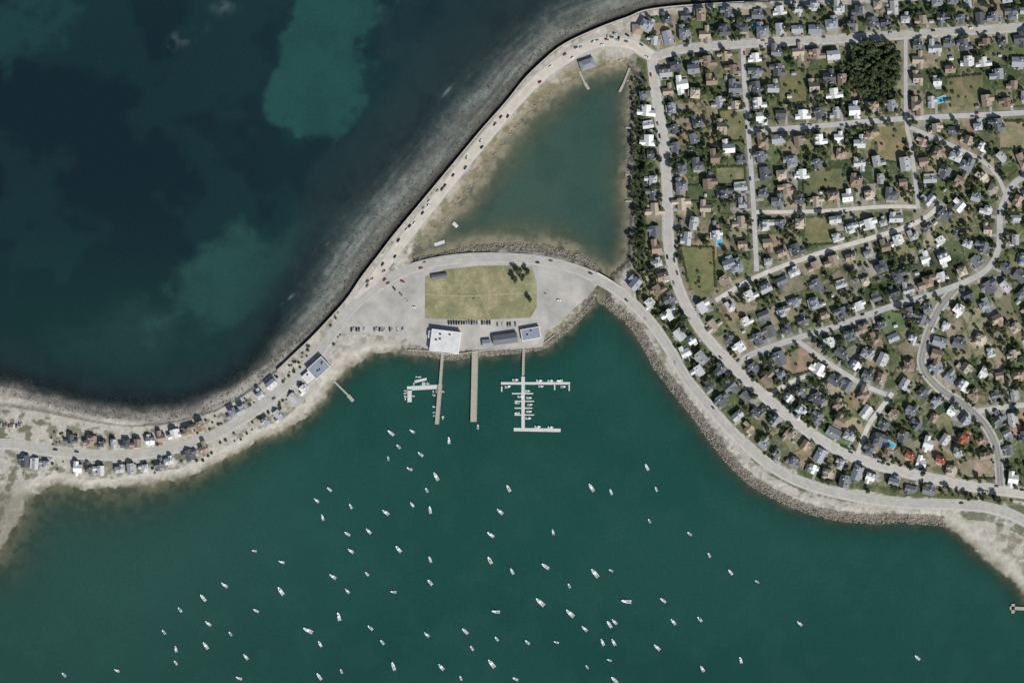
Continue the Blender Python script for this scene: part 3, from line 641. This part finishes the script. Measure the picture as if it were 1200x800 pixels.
BOATS=[(458,507),(483,505),(455,537),(467,523),(493,532),(480,549),(483,591),(500,574),(504,597),(511,558),(386,573),(371,586),(378,606),(411,593),(452,600),(432,622),(407,625),(411,645),(467,643),(504,655),(430,672),(390,675),(407,692),(461,693),(504,682),(329,692),(298,645),(330,658),(263,685),(238,700),(211,714),(192,740),(206,760),(244,730),(241,756),(270,742),(300,715),(288,769),(397,722),(361,738),(375,754),(434,735),(448,752),(461,780),(500,743),(517,781),(545,739),(553,759),(576,777),(581,716),(582,748),(618,752),(633,705),(668,718),(596,572),(586,599),(575,626),(574,656),(600,669),(639,663),(648,623),(667,686),(693,571),(716,576),(758,547),(769,573),(761,610),(808,625),(831,650),(856,670),(887,681),(697,671),(716,668),(734,704),(777,703),(789,728),(820,725),(706,752),(719,752),(714,773),(688,781),(652,752),(685,736),(770,758),(823,783),(868,773),(937,730),(1075,770),(540,794),(400,786),(280,794),(374,792),(604,795),(75,790),(137,785),(206,776),(714,731),(720,728),(720,796)]
BIG={(596,572),(452,600),(586,599),(575,626),(574,656),(581,716),(545,739),(734,704),(467,643),(397,722),(639,663),(461,780),(576,777),(329,692),(361,738),(504,682),(697,671),(633,705),(668,718),(517,781)}
for b in BOATS:
    big=b in BIG
    me=random.choice(SB) if random.random()<.2 else random.choice(MB)
    place('moored_'+me.name.split('.')[0],me,b[0]+0.0,b[1],0,math.radians(random.gauss(133,17)),random.uniform(1.15,1.4) if big else random.uniform(.8,1.05))
place('motorboat',MB[3],526,516,0,math.radians(95),1)
for x,y,a in ((618,458,0),(610,464.5,0),(620,466,0),(621,474,3),(620,482,0),(606,484,180),(619,490,0),(606,472,180),(595,453,10),(632,446,0),(645,446,0),(656,446,180),(604,445,0),(634,452.5,0),(660,453,0),(630,500,0),(645,500.5,0),(560,500,90)):
    me=random.choice(MB[2:6]); place('docked_'+me.name.split('.')[0],me,x,y,0,math.radians(a),random.uniform(.85,1))
for i in range(26):
    x,y=random.choice([(random.uniform(482,512),449.5),(random.uniform(484,512),458.8),(475,random.uniform(457,470)),(484.5,random.uniform(460,470)),(random.uniform(486,500),441.5),(508.6,random.uniform(462,490)),(519,random.uniform(455,490))])
    place('dinghy',random.choice(DG),x,y,0,math.radians(random.choice([90,-90,0,180])+random.uniform(-15,15)),random.uniform(.7,.9))
# ------------------------------------------------------------ cars
def car(style,paint):
    g=G(); L,Bw=(4.6,1.82) if style<2 else (5.2,1.95)
    x=L/2; h=.95
    prof=[(-x,.35),(-x+.05,.85),(-x+.2,h),(x*.35,h),(x-.25,h-.14),(x,.62),(x,.32)]
    vs=[(a,-Bw/2,b) for a,b in prof]+[(a,Bw/2,b) for a,b in prof]; n=len(prof)
    g.add(vs,[tuple(range(n)),tuple(range(2*n-1,n-1,-1))]+[(i,n+i,n+(i+1)%n,(i+1)%n) for i in range(n)],0)
    if style==0: c0,c1,ch=-x*.8,x*.38,1.42
    elif style==1: c0,c1,ch=-x*.97,x*.42,1.68
    else: c0,c1,ch=-x*.1,x*.5,1.8
    y=Bw/2-.04; s0=.45 if style==0 else .12; s1=.62
    g.add([(c0,-y,h),(c1,-y,h),(c1,y,h),(c0,y,h),(c0+s0,-y+.16,ch),(c1-s1,-y+.16,ch),(c1-s1,y-.16,ch),(c0+s0,y-.16,ch)],[(0,1,5,4),(1,2,6,5),(2,3,7,6),(3,0,4,7)],1)
    g.box(c0+s0-.03,c1-s1+.03,-y+.13,y-.13,ch+.002,ch+.06,0)
    if style==2: g.box(-x+.25,-x*.14,-Bw/2+.15,Bw/2-.15,h+.004,h+.03,2)
    for a in (-x*.62,x*.62):
        for s in (-1,1): g.cyl((a,s*(Bw/2-.2),.34),(a,s*(Bw/2+.02),.34),.34,.34,2,10); g.cyl((a,s*(Bw/2+.021),.34),(a,s*(Bw/2+.03),.34),.18,.18,3,8)
    for s in (-1,1): g.box(x+.001,x+.03,s*.65-.18,s*.65+.18,.62,.75,3); g.box(-x-.03,-x-.001,s*.68-.14,s*.68+.14,.65,.82,4)
    return g.mesh('car',[paint,M['glass'],M['blk'],M['alu'],M['brake']])
M['brake']=mat('tail_light_red',(.4,.02,.02),.4,1,.05)
paints=[mat('car_paint_'+n_,c_,.3,1,.03,spec=.5) for n_,c_ in (('white',(.75,.75,.74)),('silver',(.42,.43,.44)),('black',(.02,.02,.025)),('grey',(.12,.13,.14)),('blue',(.05,.08,.18)),('red',(.22,.03,.03)))]
CM=[car(s,p_) for s in (0,1,2) for p_ in paints]; CW=[3,3,3,3,1,.6]*3
def put_car(px,py,deg,dark=False):
    me=random.choice([m for m in CM if (m.materials[0] in paints[2:4])]) if dark else random.choices(CM,CW)[0]
    place('parked_car',me,px,py,float(Hl(px,py))+.37-(.25 if (one_in(px,py,LOT)) else 0),math.radians(deg+random.choice([0,180])+random.uniform(-3,3)),1.0)
for i in range(17): 
    if random.random()<.92: put_car(526+i*3.0,378,90,random.random()<.75)
for i in range(21):
    if random.random()<.8: put_car(412+i*3.0,386,90)
for i in range(10):
    if random.random()<.6: put_car(583+i*3.0,380,90)
for i in range(9): put_car(2+i*3,498+random.uniform(-1,1),85)
S=RS['B']
for i in range(4,len(S)-2,1):
    if random.random()<.42:
        tg=S[i+1]-S[i]; tg/=np.linalg.norm(tg); nr=np.array([-tg[1],tg[0]])*random.choice([-4.2,4.2,-1.8]); put_car(*(S[i]+nr),math.degrees(math.atan2(-tg[1],tg[0])))
for x,y in ((470,345),(476,352),(462,338),(485,360),(455,332),(640,345),(655,352),(472,330),(720,40),(712,44),(725,46),(735,42)): put_car(x,y,random.uniform(0,180))
for k in 'CDEFIJKMNAL':
    S=RS[k]; w=ROADS[k][1]
    for i in range(2,len(S)-2):
        if S[i][0]<0 or S[i][0]>1220: continue
        if random.random()<(.1 if k!='A' else .05):
            tg=S[i+1]-S[i]; tg/=np.linalg.norm(tg); nr=np.array([-tg[1],tg[0]])*random.choice([-1,1])*(w/2-1.3 if k!='A' else 2.3); put_car(*(S[i]+nr),math.degrees(math.atan2(-tg[1],tg[0])))
for e,nr,Ld in driv:
    if random.random()<.55:
        q=e+nr*Ld*.6; put_car(q[0],q[1],math.degrees(math.atan2(-nr[1],nr[0])))
# ------------------------------------------------------------ trees
leafA=mat('foliage_dark',(.038,.054,.026),.9,.8,.3,.3,spec=.1); leafB=mat('foliage_mid',(.076,.098,.046),.9,.8,.3,.3,spec=.1); leafC=mat('foliage_light',(.12,.145,.07),.9,.8,.25,.25,spec=.1); bark=mat('bark',(.12,.09,.06),.95,3,.2)
def tree(seed,R,Ht,n):
    r=random.Random(seed); g=G(); g.cyl((0,0,-.5),(0,0,Ht*.45),.32,.2,3,7)
    blobs=[]
    for i in range(r.randint(6,9)):
        a=r.uniform(0,6.28); d=R*r.uniform(.2,.72); z=Ht*r.uniform(.48,.85); c=(d*math.cos(a),d*math.sin(a),z); blobs.append((c,R*r.uniform(.26,.46)))
        g.cyl((0,0,Ht*r.uniform(.25,.44)),c,.12,.04,3,5)
    blobs.append(((0,0,Ht*.8),R*.5))
    for i in range(n):
        c,br=r.choice(blobs); d=Vector((r.gauss(0,1),r.gauss(0,1),r.gauss(0,1))).normalized()*br*r.uniform(.55,1.12)
        p=Vector(c)+d; s=r.uniform(.28,.75)
        nn=(d.normalized()+Vector((r.gauss(0,.5),r.gauss(0,.5),r.gauss(0,.5)))).normalized(); u=nn.orthogonal().normalized(); w=nn.cross(u)
        vs=[tuple(p+u*s*math.cos(t)+w*s*math.sin(t)*r.uniform(.6,1)+nn*r.uniform(-.12,.12)) for t in (0,1.26,2.5,3.77,5.0)]
        g.add(vs,[(0,1,2,3,4)],r.choices([0,1,2],[3,4,2])[0])
    return g.mesh('deciduous_tree',[leafA,leafB,leafC,bark])
TM=[tree(i,R,H,n) for i,(R,H,n) in enumerate([(4.2,9,620),(5.2,11,800),(3.4,7.5,480),(4.6,10,700),(6,12,1000),(3.8,9,560)])]
def shrub(seed):
    r=random.Random(seed); g=G()
    for i in range(5): g.cyl((0,0,-.3),(r.uniform(-.8,.8),r.uniform(-.8,.8),1.2),.06,.02,3,4)
    for i in range(170):
        a=r.uniform(0,6.28); d=1.7*math.sqrt(r.random()); p=Vector((d*math.cos(a)*r.uniform(.8,1.2),d*math.sin(a),r.uniform(.3,2.0)*(1-.25*d/1.7))); s=r.uniform(.2,.5)
        nn=Vector((r.gauss(0,.6),r.gauss(0,.6),1)).normalized(); u=nn.orthogonal().normalized(); w=nn.cross(u)
        g.add([tuple(p+u*s*math.cos(t)+w*s*math.sin(t)) for t in (0,1.3,2.6,3.9,5.1)],[(0,1,2,3,4)],r.choices([0,1,2],[3,4,1])[0])
    return g.mesh('shrub',[leafA,leafB,leafC,bark])
SH=[shrub(i) for i in range(4)]
TR=[]
def put_tree(x,y,sc=None,me=None,hd=7.4,td=4.2,rdm=1.6):
    if len(HA) and np.min((HA[:,0]-x)**2+(HA[:,1]-y)**2)<hd*hd: return False
    if near_road(x,y)[0]<rdm: return False
    if TR:
        A=np.array(TR); 
        if np.min((A[:,0]-x)**2+(A[:,1]-y)**2)<td*td: return False
    TR.append((x,y)); place('deciduous_tree',me or random.choice(TM),x,y,float(Hl(x,y))-.1,random.uniform(0,6.28),sc or random.uniform(.45,1.1)); return True
for x,y,s in ((606,317,1.15),(613,325,1.1),(603,326,.9),(618,317,.8),(620,351,.8)): put_tree(x,y,s)
for _ in range(700): # wooded block
    a=random.uniform(0,6.28); r_=math.sqrt(random.random()); put_tree(1022+30*r_*math.cos(a),80+36*r_*math.sin(a),random.uniform(.8,1.25),td=5)
for _ in range(500):
    y=random.uniform(95,325); x=random.uniform(741,756)
    if random.random()<.6: put_tree(x,y,random.uniform(.4,.8),hd=6,td=4)
for _ in range(12000):
    if len(TR)>1180: break
    x=random.uniform(745,1245); y=random.uniform(5,585)
    if not one_in(x,y,HILLP): continue
    f=float(fbm(np.array([x]),np.array([y]),45,6)[0]); 
    pr=np.clip((f-.42)*5,.05,1)
    if random.random()>pr: continue
    if any(one_in(x,y,q) for q in NOH[:14]): continue
    put_tree(x,y)
for _ in range(1200):
    x=random.uniform(745,1245); y=random.uniform(5,588)
    if not one_in(x,y,HILLP) or near_road(x,y)[0]<1.8: continue
    if np.min((HA[:,0]-x)**2+(HA[:,1]-y)**2)<36: continue
    place('shrub',random.choice(SH),x,y,float(Hl(x,y)),random.uniform(0,6.28),random.uniform(.6,1.2))
for _ in range(160): # low bushes along the spit and causeway verge
    x=random.uniform(60,400); S=RS['A']; i=int(np.argmin(np.abs(S[:,0]-x))); y=S[i][1]+random.choice([-1,1])*random.uniform(8,24)
    if np.min((HA[:,0]-x)**2+(HA[:,1]-y)**2)<42: continue
    place('shrub',random.choice(SH),x,y,2.75,random.uniform(0,6.28),random.uniform(.5,1.0))
# hedges
for poly,c in LAWNS[:18]:
    vs=[];fs=[];mi=[]
    n=len(poly); src=SH[0]; bv=np.array([v.co[:] for v in src.vertices]); bf=[tuple(p_.vertices) for p_ in src.polygons]; bmi=[p_.material_index for p_ in src.polygons]
    for i in range(n):
        if random.random()<.45: continue
        a=np.array(poly[i],float); b=np.array(poly[(i+1)%n],float); k=int(np.linalg.norm(b-a)/2.2)
        for j in range(k):
            q=a+(b-a)*j/k+np.random.RandomState(i*100+j).uniform(-.4,.4,2)
            if near_road(q[0],q[1])[0]<1.5: continue
            s=random.uniform(.55,.85); th=random.uniform(0,6.28); R_=np.array([[math.cos(th),-math.sin(th),0],[math.sin(th),math.cos(th),0],[0,0,1]])
            o=np.array(W(q[0],q[1],float(Hl(*q)))); base=len(vs); vs+=list((bv@R_.T)*s+o); fs+=[tuple(z_+base for z_ in f_) for f_ in bf]; mi+=bmi
    if vs: mkmesh('hedge',vs,fs,[leafA,leafB,leafC,bark],mi)
# ------------------------------------------------------------ pools
M['poolw']=mat('pool_water',(.06,.38,.55),.1,1,.05,spec=.6)
for x,y,L,Wd,a in ((842,282,12,6,90),(1101,118,11,6,20),(1042,520,12,6,-30),(884,30,9,5,0),(1098,100,9,5,90)):
    g=G(); g.box(-L/2-1,L/2+1,-Wd/2-1,-Wd/2,-1.5,.22,0); g.box(-L/2-1,L/2+1,Wd/2,Wd/2+1,-1.5,.22,0); g.box(-L/2-1,-L/2,-Wd/2+.002,Wd/2-.002,-1.5,.22,0); g.box(L/2,L/2+1,-Wd/2+.002,Wd/2-.002,-1.5,.22,0); g.box(-L/2+.002,L/2-.002,-Wd/2+.002,Wd/2-.002,-1.4,.12,1)
    place('swimming_pool',g.mesh('swimming_pool',[M['side'],M['poolw']]),x,y,float(Hl(x,y))+.1,math.radians(a))
# flagpole
g=G(); g.cyl((0,0,-.3),(0,0,12),.12,.06,0,8); g.cyl((0,0,12),(0,0,12.25),.15,.05,0,8); g.box(.08,2.4,-.02,.02,10.3,11.7,1); g.cyl((0,0,-.2),(0,0,.3),.8,.8,2,10)
place('flagpole',g.mesh('flagpole',[M['alu'],paints[5],M['wall']]),560,360,2.96,.6)
# ------------------------------------------------------------ rip-rap rocks
bm=bmesh.new(); bmesh.ops.create_icosphere(bm,subdivisions=1,radius=1); iv_=np.array([v.co[:] for v in bm.verts]); if_=np.array([[v.index for v in f.verts] for f in bm.faces]); bm.free()
def rocks(name,PX,PY,Z,S_,m):
    n=len(PX); V=iv_[None]*(0.7+.6*rng.rand(n,len(iv_),1)); V=V*(S_[:,None,None]*(0.7+.6*rng.rand(n,1,3)))
    th=rng.rand(n)*6.28; c,s=np.cos(th)[:,None],np.sin(th)[:,None]; x=V[...,0]*c-V[...,1]*s; y=V[...,0]*s+V[...,1]*c
    V=np.stack([x+(PX-600)[:,None],y+(400-PY)[:,None],V[...,2]*.8+Z[:,None]],-1).reshape(-1,3).astype(np.float32)
    F=(if_[None]+(np.arange(n)*len(iv_))[:,None,None]).reshape(-1,3)
    me=bpy.data.meshes.new(name); me.vertices.add(len(V)); me.vertices.foreach_set('co',V.ravel()); me.loops.add(F.size); me.loops.foreach_set('vertex_index',F.ravel().astype(np.int32)); me.polygons.add(len(F)); me.polygons.foreach_set('loop_start',np.arange(0,F.size,3,dtype=np.int32)); me.polygons.foreach_set('loop_total',np.full(len(F),3,dtype=np.int32)); me.update(calc_edges=True); me.materials.append(m)
    scene.collection.objects.link(bpy.data.objects.new(name,me))
def scatter(pts,n,lo,hi):
    S=spline(pts,2); i=rng.randint(0,len(S)-1,n); tg=S[i+1]-S[i]; tg/=np.linalg.norm(tg,axis=1)[:,None]; nr=np.stack([-tg[:,1],tg[:,0]],1); q=S[i]+tg*rng.rand(n,1)*2+nr*(lo+(hi-lo)*rng.rand(n,1)); return q[:,0],q[:,1]
rockm=mat('granite_riprap',C(130,125,115),.95,.35,.4); rockd=mat('dark_wet_boulders',C(78,78,74),.9,.35,.4)
for pts,n,lo,hi in (([p for p in SS if 705<p[0]<=1110],5200,-9,2.5),([p for p in SS if 470<=p[0]<=700],1600,-4,1.5),([(486,303),(512,299),(545,291),(590,286),(640,289),(680,300),(702,314)],1500,-1,5),([p for p in POND if 500<=p[0]<=735 and p[1]<282],400,-2,2)):
    a,b=scatter(pts,n,lo,hi); z=terr(a,b)['z']; rocks('riprap_rocks',a,b,z,.35+.75*rng.rand(len(a)),rockm)
for pts,n,lo,hi in (([p for p in WL if 320<=p[0]<=770],2600,-14,-1),([p for p in OE if 0<=p[0]<=330],2600,0,28),([p for p in OE if 330<=p[0]<=640],1800,5,60)):
    a,b=scatter(pts,n,lo,hi); TT=terr(a,b); ok=TT['inT']; a,b,z=a[ok],b[ok],TT['z'][ok]; rocks('tidal_boulders',a,b,z-.2,.3+.7*rng.rand(len(a))**2,rockd)
# ------------------------------------------------------------ light, sky, camera
az,el=math.radians(148),math.radians(43)
sv=Vector((math.sin(az)*math.cos(el),math.cos(az)*math.cos(el),math.sin(el)))
sl=bpy.data.lights.new('sun','SUN'); sl.energy=4.9; sl.angle=math.radians(.5); sl.color=(1,.96,.91)
so=bpy.data.objects.new('sun',sl); so.rotation_euler=(-sv).to_track_quat('-Z','Y').to_euler(); so.location=(0,0,500); scene.collection.objects.link(so)
w=bpy.data.worlds.new('World'); scene.world=w; w.use_nodes=True; n=w.node_tree.nodes; l=w.node_tree.links
sk=n.new('ShaderNodeTexSky'); sk.sky_type='NISHITA'; sk.sun_disc=False; sk.sun_elevation=el; sk.sun_rotation=az
l.new(sk.outputs[0],n['Background'].inputs[0]); n['Background'].inputs[1].default_value=.08
cam=bpy.data.cameras.new('camera'); cam.sensor_width=36; cam.lens=36*4000/1200; cam.clip_start=10; cam.clip_end=40000
co=bpy.data.objects.new('camera',cam); co.location=(0,0,4000); co.rotation_euler=(0,0,0); scene.collection.objects.link(co); scene.camera=co
scene.view_settings.view_transform='Standard'; scene.view_settings.look='None'; scene.view_settings.exposure=0
